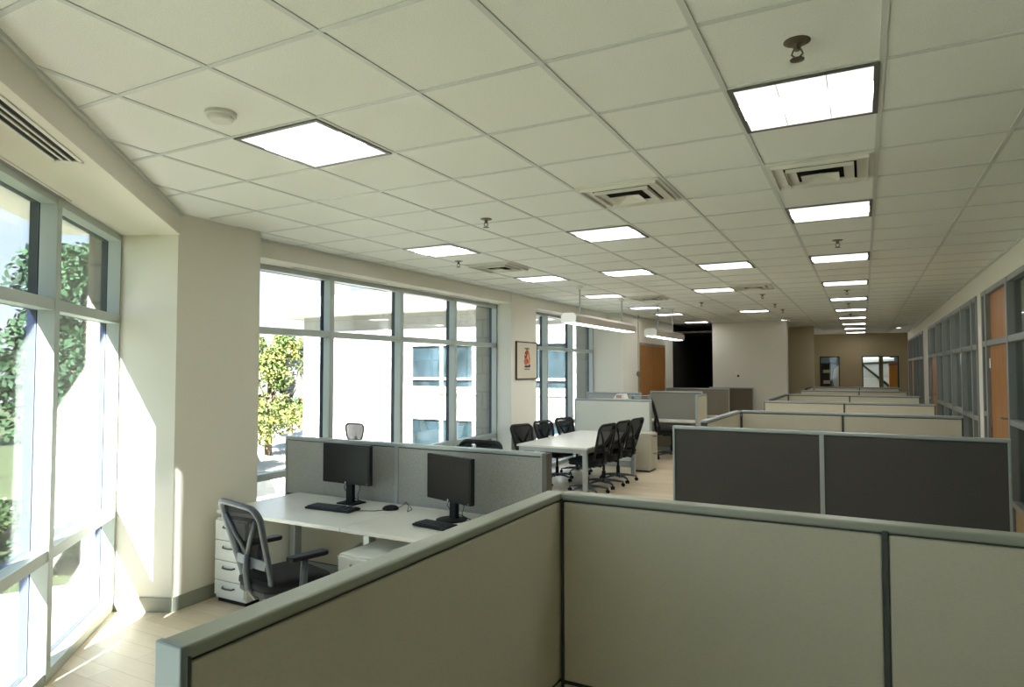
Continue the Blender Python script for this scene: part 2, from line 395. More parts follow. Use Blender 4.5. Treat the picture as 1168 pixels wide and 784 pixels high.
def make_diffuser():
    r = empty('vent_diffuser', (0,0,0)); s = TP/2-.014
    f = MB()
    for a in ((-s, s, -s, -s+.03), (-s, s, s-.03, s), (-s, -s+.03, -s, s), (s-.03, s, -s, s)): f.box(*a, -.006, .004)
    f.build('vent_frame', ventM, r)
    MB().box(-s+.02, s-.02, -s+.02, s-.02, -.001, .001).build('duct_shade', darkV, r)
    for i, (ro, ri, zo, zi) in enumerate(((.262, .200, -.004, -.04), (.185, .130, -.016, -.055), (.105, .0, -.026, -.06))):
        m = MB(); c = [(-1,-1),(1,-1),(1,1),(-1,1)]
        if ri > 0:
            vs = [(x*ro, y*ro, zo) for x, y in c]+[(x*ri, y*ri, zi*.35) for x, y in c]+[(x*ro, y*ro, zo-.022) for x, y in c]
            fs = [(k, (k+1) % 4, 4+(k+1) % 4, 4+k) for k in range(4)]+[(k, 8+k, 8+(k+1) % 4, (k+1) % 4) for k in range(4)]
        else:
            vs = [(x*ro, y*ro, zo-.02) for x, y in c]+[(0,0,-.012)]; fs = [(k, (k+1) % 4, 4) for k in range(4)]
        m.add(vs, fs); m.build('louver', ventM, r, solid=.004)
    return r
vd = make_diffuser()
VT = [(-1,2,'large square louvered vent diffuser above the cubicles, between the first two row lights'),
      (-3,1.9,'square louvered vent diffuser left of centre, beside the second ceiling light'),
      (-7,6,'small louvered vent diffuser above the middle window'),
      (-3,11.6,'small louvered vent diffuser ahead of three small sprinklers in a line'),
      (-6,13,'thin looking vent diffuser between the two pendant lamps'),
      (-3,23,'farthest vent diffuser in front of the jutting far wall')]
for i, (a, b, l) in enumerate(VT):
    p = tile(a, b)
    if i == 0: vd.location = p; tag(vd, l, 'ceiling vent', 'square vent diffusers')
    else: clone(vd, p, 0, l, 'ceiling vent', 'square vent diffusers')

def make_sprinkler():
    r = empty('sprinkler_head')
    MB().lathe([(.042,0),(.042,-.004),(.03,-.010),(.014,-.012)], n=24).build('escutcheon', brassM, r, smooth=False)
    m = MB(); m.lathe([(.012,-.008),(.012,-.03),(.008,-.034)], n=12)
    m.tube([(-.011,0,-.03),(-.017,0,-.045),(0,0,-.062)], .003, 6); m.tube([(.011,0,-.03),(.017,0,-.045),(0,0,-.062)], .003, 6)
    m.build('sprinkler_body', brassM, r)
    MB().lathe([(.006,-.058),(.022,-.062),(.022,-.065),(.005,-.067)], n=16).build('deflector', brassM, r)
    return r
sp = make_sprinkler()
SPK = [(-.2,2.66,'sprinkler head directly in front of the largest ceiling light'),
       (-.2,7.01,'sprinkler head between the second and third row lights above the cubicles'),
       (-.21,11.54,'sprinkler head between the fourth and fifth row lights above the cubicles'),
       (-.23,13.87,'sprinkler head between the fifth and sixth row lights above the cubicles'),
       (-.24,16.54,'farthest sprinkler head in the long row of lights above the cubicles'),
       (-2.72,4.66,'lone sprinkler head in the middle of the ceiling, left of a vent'),
       (-4.07,6.35,'sprinkler head by the small vent above the middle window'),
       (-1.46,11.57,'nearest of the three sprinkler heads past the small middle vent'),
       (-1.46,13.33,'middle one of the three sprinkler heads past the small middle vent'),
       (-1.46,14.67,'farthest of the three sprinkler heads past the small middle vent'),
       (-2.63,12.41,'tiny sprinkler head between two far ceiling lights')]
for i, (x, y, l) in enumerate(SPK):
    if i == 0: sp.location = (x, y, CE+.003); sp.scale = (1.15,)*3; tag(sp, l, 'sprinkler', 'ceiling sprinklers')
    else: clone(sp, (x, y, CE+.003), 0, l, 'sprinkler', 'ceiling sprinklers')
sd = empty('smoke_detector', (-2.71, 2.11, CE), 0, 'round white smoke detector on the ceiling beside a square light', 'smoke detector')
MB().lathe([(.072,0),(.072,-.016),(.066,-.02)], n=32).build('detector_base', mat('off white plastic', srgb(214, 216, 206), .5), sd)
MB().lathe([(.06,-.019),(.058,-.034),(.05,-.042),(.02,-.045)], n=32).build('detector_head', MATS['off white plastic'], sd)
for x, y, l in ((.94, 22.87, 'small bright recessed downlight near the far right wall'), (-1.75, 17.9, 'small bright recessed spotlight beside the farthest vent')):
    d = empty('downlight', (x, y, CE), 0, l, 'downlight')
    MB().lathe([(.09,0),(.09,-.006),(.07,-.006),(.07,-.002)], n=24).build('trim_ring', ventM, d)
    MB().lathe([(.066,-.0035),(.066,-.003)], n=24).build('bulb', lampE, d)

# pendants
def pendant(c, L, rz, z, rods, label):
    r = empty('pendant_light', (c[0], c[1], z), rz, label, 'pendant light')
    pf = [(-.11,0),(.11,0),(.115,.10),(.075,.14),(-.075,.14),(-.115,.10)]
    m = MB(); m.prism(pf, -L/2, L/2, Matrix(((1,0,0,0),(0,0,1,0),(0,1,0,0),(0,0,0,1))))
    m.build('housing', mat('pale pendant housing', srgb(196, 188, 178), .5), r)
    for s_ in (-1, 1):
        MB().prism([(x*1.02, y) for x, y in pf], s_*L/2-.012, s_*L/2+.012, Matrix(((1,0,0,0),(0,0,1,0),(0,1,0,0),(0,0,0,1)))).build('end_cap', whiteMt, r)
    MB().box(-.08, .08, -L/2+.02, L/2-.02, -.006, .001).build('lamp_lens', lampE, r)
    for y in rods:
        k = MB().tube([(0, y, .14), (0, y, CE-z)], .010, 8).build('hanging_rod', steelM, r)
        MB().lathe([(.05, CE-z-.001), (.05, CE-z-.015), (.015, CE-z-.03)], (0, y, 0), 20).build('canopy', ventM, k)
    return r
pendant((-3.75, 10.22), 2.85, 0, 2.55, (-1.0, .95), 'long white linear pendant lamp hanging over the meeting table')
pendant((-3.42, 12.85), 2.1, 0, 2.48, (-.55, .55), 'shorter greyish linear pendant lamp hanging beyond the meeting table')

# ------------------------------------------------------------------ partitions
def partition(name, p0, p1, z1, cuts, face, cap, label, group=None, th=.065, capw=.0, frame=None, seam=None, base=True, endcap=True, framew=.018, face2=None):
    """run of office panels from p0 to p1; local x along the run"""
    a = Vector(p0); b = Vector(p1); L = (b-a).length; d = b-a
    r = empty(name, (a.x, a.y, 0), math.atan2(d.y, d.x), label, 'office partition', group)
    h = th/2; fm = frame or cap; xs = [0]+cuts+[L]
    z0 = .1 if base else .02
    for x0, x1 in zip(xs[:-1], xs[1:]):
        zz = [z0, z1-.03] if not seam else [z0, seam, z1-.03]
        for q0, q1 in zip(zz[:-1], zz[1:]):
            MB().box(x0+framew, x1-framew, -h+.006, h-.006, q0+.008, q1-.008).build('fabric_panel' if not (face2 and q0 == z0) else 'lower_panel', face2 if (face2 and q0 == z0) else face, r, bevel=.006)
        f = MB()
        f.box(x0+.004, x1-.004, -h+.014, h-.014, z0-.02, z1-.01)
        f.build('panel_core', seamM, r)
    for c in [0]+cuts+[L]:
        e = framew
        f = MB(); f.box(max(0, c-e), min(L, c+e), -h, h, 0, z1-.02); f.build('post', fm, r, bevel=.003)
    m = MB(); m.box(-.002, L+.002, -h-capw, h+capw, z1-.03, z1); m.build('top_cap', cap, r, bevel=.008, seg=3)
    if base:
        m = MB(); m.box(.01, L-.01, -h, h, .01, z0); m.build('raceway_cover', cap, r, bevel=.003)
    return r
ZT = 1.36
P = partition
# near L: wing along the aisle, then the run across
P('cubicle_partition', (-1.17, .83), (-1.17, 2.60), ZT, [], creamP, capM, 'cream cubicle partition running from the camera towards the corner', th=.075, seam=.58, frame=seamM, framew=.01)
P('cubicle_partition', (-1.132, 2.60), (2.4-1.1, 2.60), ZT, [1.185], creamP, capM, 'nearest wide cream cubicle partition with a grey cap', th=.075, seam=.58, frame=seamM, framew=.01)
m = MB(); m.box(-1.2085,-1.1315,.815,.832,0,ZT+.001)
o = m.build('end_trim', mat('bluish grey end trim', srgb(140, 156, 158), .45), None, bevel=.004)
o.parent = [q for q in bpy.data.objects if q.get('label', '').startswith('cream cubicle partition running')][0]
o.matrix_parent_inverse = (Matrix.Translation((-1.17, .83, 0)) @ Matrix.Rotation(PI/2, 4, 'Z')).inverted()
# rows behind
P('cubicle_partition', (-1.56, 6.1), (.95, 6.1), ZT, [1.24], darkP, capL, 'charcoal fabric partition with silver frame across the cubicle row', th=.06)
rows = [(8.75, -1.37, .95, -.23, 'first cream partition behind the charcoal one'), (11.6, -1.46, .92, -.28, 'second cream partition behind the charcoal one'),
        (14.8, -1.39, .93, -.26, 'third cream partition behind the charcoal one'), (17.9, -1.4, .88, -.11, 'fourth cream partition behind the charcoal one'), (21.5, -1.3, .87, -.12, 'farthest cream partition, just below the back wall windows')]
for y, x0, x1, xc, l in rows:
    P('cubicle_partition', (x0, y), (x1, y), ZT, [xc-x0], creamP, capL, l, 'cream cross partitions', frame=seamM, framew=.012)
P('cubicle_partition', (-1.44, 6.85), (-1.405, 8.70), ZT, [], creamP, capL, 'short cream side partition behind the left end of the charcoal one', frame=seamM)
P('cubicle_partition', (-1.43, 12.2), (-1.425, 14.75), ZT, [], creamP, seamM, 'cream side partition joining the third cream row on its left', frame=seamM)
P('cubicle_partition', (-1.36, 19.2), (-1.335, 21.45), ZT, [], creamP, seamM, 'far cream side partition joining the last cream row', frame=seamM)
# worksurfaces inside the near cubicles (behind the first run)
# gray partition behind the monitors
P('desk_partition', (-4.88, 4.61), (-2.17, 4.61), 1.24, [1.32], greyP, capL, 'speckled grey fabric partition behind the two monitors', th=.07, seam=.70, face2=creamP)
MB().box(-2.168, -2.13, 4.56, 4.66, 0, 1.235).build('x', mat('taupe end trim', srgb(110, 108, 98), .6))
o = bpy.data.objects['x']; o.name = 'end_trim'
o.parent = [q for q in bpy.data.objects if q.get('label', '').startswith('speckled grey')][0]; o.matrix_parent_inverse = Matrix.Translation((-4.88, 4.61, 0)).inverted()
# meeting area white partition and far left workstations
P('white_partition', (-5.12, 12.32), (-3.58, 12.32), 1.29, [], mat('white hard panel', srgb(214, 218, 208), .5), capL, 'white hard partition at the far end of the meeting table', th=.06)
P('desk_partition', (-5.3, 13.45), (-4.1, 13.45), 1.385, [], greyP, capL, 'low looking grey partition strip behind the white one')
P('desk_partition', (-4.38, 15.1), (-3.2, 15.1), 1.37, [], mat('grey woven panel', srgb(140, 140, 132), .95, noise=.05, nscale=80), capL, 'grey fabric partition in front of the wooden double door')
P('desk_partition', (-4.5, 16.9), (-2.93, 16.9), 1.40, [], taupeP, capL, 'taupe fabric partition, second in the far left desk group')
P('desk_partition', (-3.6, 17.85), (-2.5, 17.85), 1.405, [], mat('dark taupe panel', srgb(104, 96, 82), .95, noise=.05, nscale=80), capL, 'dark taupe partition against the jutting far wall')
sd2 = P('side_panel', (-3.12, 14.15), (-3.12, 15.05), 1.33, [], creamP, capL, 'narrow cream side panel at the right end of the grey partition'); sd2['category'] = 'office partition'

# ------------------------------------------------------------------ desks
def desk(name, x0, x1, y0, y1, z, label, group=None, legs=True, rough=True, tray=False, corner=0, lin=0):
    r = empty(name, ((x0+x1)/2, (y0+y1)/2, 0), 0, label, 'desk', group); w = (x1-x0)/2; d = (y1-y0)/2
    poly = [(-w+corner,-d),(w,-d),(w,d),(-w,d)]+([(-w,-d+corner)] if corner else [])
    MB().prism(poly, z-.03, z).build('desktop', whiteL, r, bevel=.004)
    for sx in (-1, 1):
        m = MB(); x = sx*(w-.12) if not lin else (-w+lin if sx < 0 else w-.1)
        m.box(x-.03, x+.03, -d+.1, d-.06, 0.015, .045); m.box(x-.03, x+.03, -.03, .05, .045, z-.03); m.box(x-.025, x+.025, -d+.12, d-.08, z-.055, z-.03)
        m.build('leg_frame', steelM, r, bevel=.004)
    MB().box(-w+.15, w-.15, .12, .16, z-.075, z-.03).build('crossbar', steelM, r)
    if tray:
        m = MB(); m.box(-w+.35, w-.3, .18, .3, z-.2, z-.19); m.box(-w+.35, w-.3, .3, .31, z-.2, z-.1); m.box(-w+.35, w-.3, .17, .18, z-.2, z-.14)
        m.build('cable_tray', blackP, r)
    return r
desk('desk', -4.69, -3.372, 3.68, 4.56, .73, 'white desk under the left monitor, beside the mesh chair', tray=True, lin=.42)
desk('desk', -3.368, -1.9, 3.68, 4.56, .73, 'white desk under the right, turned monitor', tray=True, lin=.60)
desk('desk', -4.85, -2.2, 4.68, 5.2, .73, 'white desk hidden behind the speckled grey partition')
desk('desk', -4.35, -3.22, 14.4, 15.04, .74, 'white desk in front of the grey partition by the double door')
desk('desk', -3.9, -2.98, 16.2, 16.84, .74, 'white desk in front of the taupe partition')
desk('desk', -3.1, -2.5, 17.2, 17.79, .74, 'white desk in front of the dark taupe partition')

def pedestal(name, x0, x1, y0, y1, z, n, label, group=None, rz=0, mm=whiteMt):
    r = empty(name, ((x0+x1)/2, (y0+y1)/2, 0), rz, label, 'file cabinet', group); w = (x1-x0)/2; d = (y1-y0)/2
    MB().box(-w, w, -d+.02, d, .03, z).build('cabinet_body', mm, r, bevel=.006)
    MB().box(-w+.02, w-.02, -d+.03, d-.03, 0, .035).build('plinth', blackP, r)
    hs = [.16]*(n-1); tot = z-.04-.03; last = tot-sum(hs) if n > 2 else tot/2
    hs = hs+[last] if n > 2 else [tot/2]*2
    zt = z-.012
    for h in hs:
        q = MB().box(-w+.006, w-.006, -d, -d+.022, zt-h+.004, zt-.002).build('drawer', mm, r, bevel=.004)
        m = MB(); m.tube([(-.07, -d-.002, zt-.045), (-.055, -d-.022, zt-.05), (0, -d-.027, zt-.052), (.055, -d-.022, zt-.05), (.07, -d-.002, zt-.045)], .007, 8, flat=.6); m.build('drawer_handle', greyPl, q, smooth=True)
        zt -= h
    return r
pedestal('drawer_pedestal', -4.685, -4.33, 3.66, 4.2, .67, 4, 'white four drawer pedestal under the left desk, beside the pier')
pedestal('drawer_pedestal', -3.24, -2.86, 3.52, 4.02, .6, 3, 'white pedestal sticking out from under the right desk')
pt = mat('putty painted metal', srgb(186, 184, 168), .5)
pedestal('file_cabinet', -3.83, -3.39, 11.88, 12.22, .70, 2, 'putty two drawer file cabinet at the right end of the white partition', rz=PI/2, mm=pt)
# storage cabinet behind the white partition with trays on it
sc = empty('storage_cabinet', (-4.3, 12.62, 0), 0, 'pale storage cabinet hidden behind the white partition', 'cabinet')
MB().box(-.6, .6, -.2, .2, 0, 1.285).build('cabinet_body', pt, sc, bevel=.006)
for s_ in (-1, 1): MB().box(min(0, s_*.59)+.004, max(0, s_*.59)-.004, .2, .215, .03, 1.27).build('cabinet_door', pt, sc, bevel=.003)
pr = empty('paper_sorter', (-4.27, 12.62, 1.285), 0, 'small white paper sorter with pinkish sheets on the storage cabinet', 'paper tray')
MB().prism([(-.12,0),(.12,0),(.09,.10),(-.05,.10)], -.12, .12, Matrix(((1,0,0,0),(0,0,1,0),(0,1,0,0),(0,0,0,1)))).build('sorter', whiteL, pr)
MB().box(-.05, .06, -.13, -.122, .02, .08).build('sheets', mat('pinkish paper', srgb(196, 150, 150), .7), pr)
bt = empty('letter_tray', (-3.86, 12.62, 1.285), 0, 'pale blue translucent letter tray on the storage cabinet', 'letter tray')
m = MB()
for k in range(3): m.box(-.17, .17, -.12, .12, .004+k*.032, .008+k*.032); m.box(-.17, -.164, -.12, .12, .004+k*.032, .03+k*.032); m.box(.164, .17, -.12, .12, .004+k*.032, .03+k*.032)
m.build('tray_stack', mat('pale blue plastic', srgb(150, 176, 190), .3), bt)

# meeting table
mt = empty('meeting_table', (-4.165, 10.38, 0), 0, 'long white meeting table with silver legs by the windows', 'table')
w, d = .585, 1.30
MB().box(-w, w, -d, d, .692, .722).build('tabletop', whiteL, mt, bevel=.005)
m = MB(); m.box(-w+.04, w-.04, -d+.03, -d+.06, .63, .692); m.box(-w+.04, w-.04, d-.06, d-.03, .63, .692); m.box(-w+.03, -w+.06, -d+.03, d-.03, .63, .692); m.box(w-.06, w-.03, -d+.03, d-.03, .63, .692)
m.build('apron', steelM, mt)
for sx in (-1, 1):
    for sy in (-1, 1):
        x = sx*(w-.06); y = sy*(d-.06)
        if sy > 0: y = d-.25
        MB().box(x-.035, x+.035, y-.035, y+.035, 0, .692).build('leg', steelM, mt, bevel=.01)

# ------------------------------------------------------------------ chairs
def rrect(w0, w1, z0, z1, r, n=5):
    """rounded trapezoid outline (x,z): width w0 at bottom z0, w1 at top z1"""
    pts = []
    for cx, cz, a0 in ((w1/2-r, z1-r, 0), (-w1/2+r, z1-r, 90), (-w0/2+r, z0+r, 180), (w0/2-r, z0+r, 270)):
        for k in range(n+1):
            a = math.radians(a0+90*k/n); pts.append((cx+r*math.cos(a), cz+r*math.sin(a)))
    return pts
def task_chair(frameM, meshM, baseM, arms=True, headrest=False):
    r = empty('office_chair')
    def yb(z): t = (z-.45)/.57; return -.20-.15*t+.03*math.sin(min(max(t, 0), 1)*PI)   # back leans and bows
    # seat
    so = rrect(.46, .46, -.25, .23, .11)
    m = MB(); m.prism([(x, y) for x, y in so], .435, .475); m.build('seat_pan', blackP, r, bevel=.01)
    m = MB()
    N = len(so); rings = []
    vs = []
    for sc_, z in ((.97, .47), (1.03, .49), (1.02, .515), (.9, .53), (.5, .533)):
        for x, y in so: vs.append((x*sc_, y*sc_-(.0), z-(max(0, y)-.1)*.10*(z > .5 and y > .1)))
    fs = [(i*N+k, i*N+(k+1) % N, (i+1)*N+(k+1) % N, (i+1)*N+k) for i in range(4) for k in range(N)]+[tuple(range(N-1,-1,-1)), tuple(range(4*N, 5*N))]
    m.add(vs, fs); m.build('seat', blackF, r, smooth=True)
    # back frame
    out = rrect(.36, .47, .47, 1.02, .075)
    fr = [(x, yb(z), z) for x, z in out]
    bk = MB().tube(fr, .019, 10, closed=True, flat=1.5).build('back_frame', frameM, r, smooth=True)
    # mesh panel following the frame
    def f(u, v):
        z = .482+v*.525; w_ = (.34+.12*(v))*(1 if .06 < v < .94 else .9); x = (u-.5)*w_
        return (x, yb(z)-.018*(1-(2*u-1)**2), z)
    MB().grid(f, 8, 10).build('back_mesh', meshM, bk, smooth=True)
    # spine: Y brace
    sp_ = MB(); sp_.tube([(0, -.10, .43), (0, -.22, .42), (0, -.265, .48), (0, -.285, .60), (0, yb(.7)-.035, .72)], [.022, .028, .024, .022, .02], 8)
    for s_ in (-1, 1): sp_.tube([(0, yb(.7)-.035, .70), (s_*.09, yb(.8)-.04, .81), (s_*.19, yb(.93)-.015, .94)], [.019, .016, .014], 8)
    sp_.build('back_brace', frameM, bk, smooth=True)
    lb = MB(); lb.grid(lambda u, v: ((u-.5)*.36, yb(.6)-.03-.012*(1-(2*u-1)**2), .615+v*.06), 8, 2); lb.build('lumbar_bar', frameM, bk, solid=.012)
    if arms:
        for s_ in (-1, 1):
            a = MB(); a.tube([(s_*.16, -.03, .44), (s_*.27, -.05, .44), (s_*.285, -.05, .5), (s_*.285, -.04, .67)], [.018, .02, .022, .02], 8, flat=1.2)
            a = a.build('arm_post', frameM, r, smooth=True)
            pd = [(s_*.285+x, y-.02) for x, y in rrect(.075, .085, -.14, .14, .03, 3)]
            MB().prism(pd, .67, .70).build('arm_pad', blackP, a, bevel=.008)
    if headrest:
        hr = rrect(.25, .29, 1.09, 1.27, .05)
        hb = MB().tube([(x, yb(1.0)-.01, z) for x, z in hr], .009, 8, closed=True).build('headrest_frame', mat('dark plum plastic', srgb(52, 44, 56), .4), r, smooth=True)
        MB().add([(x, yb(1.0)-.012, z) for x, z in hr], [tuple(range(len(hr)))]).build('headrest_mesh', paleMesh, hb)
        MB().tube([(0, yb(1.0)-.03, .95), (0, yb(1.0)-.03, 1.13)], .014, 8).build('headrest_post', blackP, hb)
    # column, mechanism, base
    m = MB(); m.box(-.09, .09, -.16, .08, .395, .437); m.tube([(.09, 0, .415), (.22, .02, .41)], .007, 6); m.build('tilt_mechanism', blackP, r, bevel=.006)
    MB().lathe([(.03,.09),(.03,.24),(.02,.245),(.02,.4)], n=16).build('gas_column', blackP, r, smooth=False)
    hub = MB().lathe([(.05,.075),(.055,.10),(.04,.13),(.03,.135)], n=20).build('base_hub', baseM, r)
    for k in range(5):
        a = 2*PI*k/5+.3; c, s_ = math.cos(a), math.sin(a)
        l = MB().tube([(c*.03, s_*.03, .105), (c*.17, s_*.17, .10), (c*.30, s_*.30, .075)], [.026, .02, .013], 8, flat=.8).build('base_leg', baseM, r, smooth=True)
        cm_ = MB(); X = Vector((c, s_, 0)); Yv = Vector((-s_, c, 0))
        for q in (-1, 1):
            R = Matrix.Translation((c*.30, s_*.30, .029)) @ Matrix(((c, 0, -s_, 0), (s_, 0, c, 0), (0, 1, 0, 0), (0, 0, 0, 1)))
            cm_.lathe([(.018, q*.008), (.028, q*.012), (.028, q*.022), (.018, q*.027)], n=14, M=R)
        cm_.tube([(c*.30, s_*.30, .03), (c*.30, s_*.30, .08)], .008, 8); cm_.build('caster', blackP, l)
    return r
ch = task_chair(greyPl, chairMesh, greyPl)
ch.location = (-3.44, 3.25, 0); ch.rotation_euler = (0, 0, math.radians(-13)); ch.scale = (1.0,)*3
tag(ch, 'slate grey mesh back office chair with armrests at the left desk', 'office chair')
mc = task_chair(blackP, chairMesh, mat('dark grey chair base', srgb(74, 80, 84), .4), arms=False)
mc.location = (-4.62, 9.46, 0); mc.rotation_euler = (0, 0, -PI/2-.35); mc.scale = (.95,)*3
GR = 'black mesh chairs around the meeting table'
tag(mc, 'black mesh chair nearest the camera on the window side of the meeting table', 'office chair', GR)
clone(mc, (-4.62, 10.32, 0), -PI/2-.3, 'middle black mesh chair on the window side of the meeting table', 'office chair', GR)
clone(mc, (-4.60, 11.15, 0), -PI/2-.35, 'black mesh chair on the window side, next to the white partition', 'office chair', GR)
clone(mc, (-3.72, 9.42, 0), PI/2-.12, 'black mesh chair nearest the camera on the aisle side of the meeting table', 'office chair', GR, 1.03)
clone(mc, (-3.70, 10.08, 0), PI/2-.12, 'middle black mesh chair on the aisle side of the meeting table', 'office chair', GR, 1.03)
clone(mc, (-3.68, 10.72, 0), PI/2-.10, 'black mesh chair on the aisle side, next to the white partition', 'office chair', GR, 1.03)
clone(mc, (-3.62, 5.72, 0), PI, 'black office chair peeking over the right end of the grey partition', 'office chair', None, 1.08)
hc = task_chair(blackP, chairMesh, greyPl, arms=True, headrest=True)
hc.location = (-5.06, 5.36, 0); hc.rotation_euler = (0, 0, PI-.1)
tag(hc, 'office chair with a pale headrest showing above the grey partition', 'office chair')
clone(mc, (-3.58, 13.88, 0), -PI/2+.3, 'tall black chair half hidden by the right end of the white partition', 'office chair', None, 1.22)

# ------------------------------------------------------------------ desk items
def monitor(name, loc, rz, w, h, zc, sm, label, round_base):
    r = empty(name, loc, rz, label, 'monitor')
    z0 = zc-h/2; z1 = zc+h/2
    MB().box(-w/2, w/2, -.005, .035, z0, z1).build('bezel', blackP, r, bevel=.005)
    MB().box(-w/2+.016, w/2-.016, -.0075, -.004, z0+.026, z1-.016).build('screen', sm, r)
    MB().lathe([(.009, 0), (.009, .002)], n=16, M=Matrix.Translation((0, -.0075, z0+.013)) @ Matrix.Rotation(PI/2, 4, 'X')).build('maker_badge', chromeM, r)
    MB().box(w/2-.035, w/2-.027, -.0065, -.0045, z0+.008, z0+.016).build('power_button', chromeM, r)
    MB().box(-.036, .036, .036, .076, .01, zc-.02).build('stand_column', blackP, r, bevel=.006)
    MB().box(-.1, .1, .03, .06, zc-.06, zc+.06).build('rear_housing', blackP, r, bevel=.01)
    m = MB()
    if round_base: m.lathe([(.118, 0), (.12, .006), (.1, .012), (.04, .016)], (0, .03, 0), 36)
    else: m.box(-.09, .10, -.02, .14, 0, .012)
    m.build('stand_base', blackP, r, bevel=.004)
    c = MB(); c.tube([(-.02, .02, z0+.01), (-.05, .03, z0-.04), (-.03, .06, z0-.10), (.03, .1, .03), (.12, .12, .006)], .003, 6); c.tube([(.05, .05, z0+.03), (.1, .07, z0-.03), (.04, .1, z0-.1), (.02, .13, .01)], .003, 6)
    c.build('monitor_cable', blackP, r)
    return r
monitor('monitor', (-3.90, 4.33, .73), math.radians(-2), .535, .335, .342, screenM, 'black flat monitor with a blue grey screen on the left desk', False)
monitor('monitor', (-2.80, 4.24, .73), math.radians(-17), .52, .345, .315, screenW, 'black flat monitor with a brownish screen turned towards the left', True)
def keyboard(loc, rz, label):
    r = empty('keyboard', loc, rz, label, 'keyboard')
    MB().box(-.225, .225, -.078, .078, .003, .02).build('keyboard_tray', blackP, r, bevel=.005)
    km = mat('charcoal keycaps', srgb(52, 56, 62), .3)
    for nm, i0, i1 in (('main_keys', 0, 15), ('cursor_keys', 16, 18), ('number_keys', 19, 21)):
        m = MB()
        for j in range(6):
            for i in range(i0, i1):
                if j == 0 and 4 <= i <= 10: continue
                x = -.212+i*.0205; y = -.062+j*.0215
                m.box(x, x+.016, y, y+.016, .019, .028)
        if i0 == 0: m.box(-.13, .012, -.062, -.046, .019, .028)
        m.build(nm, km, r)
    return r
k1 = keyboard((-3.86, 4.13, .73), math.radians(3), 'black keyboard in front of the left monitor')
keyboard((-2.71, 4.02, .73), math.radians(-8), 'black keyboard in front of the right monitor, partly cut off by the partition')
ms = empty('computer_mouse', (-3.43, 4.34, .73), math.radians(-50), 'black computer mouse with looping cord beside the panel post', 'mouse')
m = MB(); m.lathe([(.030,0),(.034,.008),(.031,.02),(.022,.03),(.008,.035)], n=20); b = m.build('mouse_body', blackP, ms, smooth=True); b.scale = (1.2, 2.0, 1.15)
MB().tube([(0,.055,.012),(.02,.09,.03),(.06,.12,.07),(.1,.14,.05),(.12,.13,.004),(.04,.17,.004),(-.1,.16,.004)], .0028, 6).build('mouse_cord', blackP, ms)
MB().tube([(.22,.02,.006),(.28,.05,.005),(.36,.08,.005),(.42,.16,.005)], .003, 6).build('keyboard_cord', blackP, k1)
tw = empty('computer_tower', (-3.62, 4.2, 0), .25, 'pale computer tower on the floor under the left desk', 'computer')
MB().box(-.1, .1, -.2, .2, 0, .42).build('tower_case', pt, tw, bevel=.006); MB().box(-.09, .09, -.206, -.2, .26, .40).build('front_panel', blackP, tw)

# picture
pf = empty('framed_picture', (-5.01, 9.92, 2.02), PI/2, 'small dark framed print with a colourful figure on the pier', 'picture')
fm = mat('dark brown picture frame', srgb(58, 50, 44), .5)
m = MB(); W, Hh = .39, .315
m.box(-W, W, -.03, -.001, Hh-.018, Hh); m.box(-W, W, -.03, -.001, -Hh, -Hh+.018); m.box(-W, -W+.018, -.03, -.001, -Hh, Hh); m.box(W-.018, W, -.03, -.001, -Hh, Hh)
m.build('picture_frame', fm, pf)
MB().box(-W+.015, W-.015, -.02, -.002, -Hh+.015, Hh-.015).build('mat_board', mat('ivory mat board', srgb(206, 200, 180), .8), pf)
ar = MB()
def blob(m, cx, cz, rx, rz_, y, mi, n=14): m.add([(cx+rx*math.cos(2*PI*k/n), y, cz+rz_*math.sin(2*PI*k/n)) for k in range(n)], [tuple(range(n))], mi)
rr = random.Random(3)
for cx, cz, a, b, mi in ((0,.20,.10,.012,2),(0,.16,.02,.04,2),(.0,.06,.10,.12,1),(-.05,.08,.035,.08,2),(.05,.07,.03,.07,0),(-.05,-.02,.07,.06,3),(.06,-.01,.05,.05,0),(.02,.04,.02,.06,4),(-.02,-.1,.09,.02,2),(.08,-.09,.04,.03,2),(0,.0,.03,.03,2)):
    blob(ar, cx, cz, a, b, -.0215-.0003*len(ar.f), mi)
for k in range(6): ar.box(-.10+k*.035, -.10+k*.035+.022, -.0225, -.021, -.155, -.135, mi=2)
for k in range(6): blob(ar, rr.uniform(-.07,.09), rr.uniform(-.04,.12), .012, .016, -.026-.0004*k, (0,2,3,4)[k % 4])
ar.build('figure_print', [mat('print orange', srgb(214,130,60),.7), mat('print red', srgb(190,70,50),.7), mat('print ink', srgb(60,66,70),.7), mat('print rose', srgb(196,96,90),.7), mat('print cream', srgb(224,200,160),.7)], pf)

# doors -------------------------------------------------------------
dr = empty('door_1', (-4.65, 15.05, 0), PI/2, kind='structure')
mf = MB(); mf.box(-.06, 0, -.04, .02, 0, 2.5); mf.box(2.16, 2.22, -.04, .02, 0, 2.5); mf.box(-.06, 2.22, -.04, .02, 2.44, 2.5); mf.build('door_frame', mat('tan door frame', srgb(150,138,110), .5), dr)
for s_ in (0, 1):
    l = MB().box(.005+s_*1.08, 1.075+s_*1.08, -.03, .0, .01, 2.435).build('door_leaf', woodM, dr, bevel=.003)
    x = 1.0 if s_ == 0 else 2.1
    MB().tube([(x, -.03, 1.05), (x, -.08, 1.05), (x-.1, -.08, 1.05)], .01, 8).build('door_handle', chromeM, l)
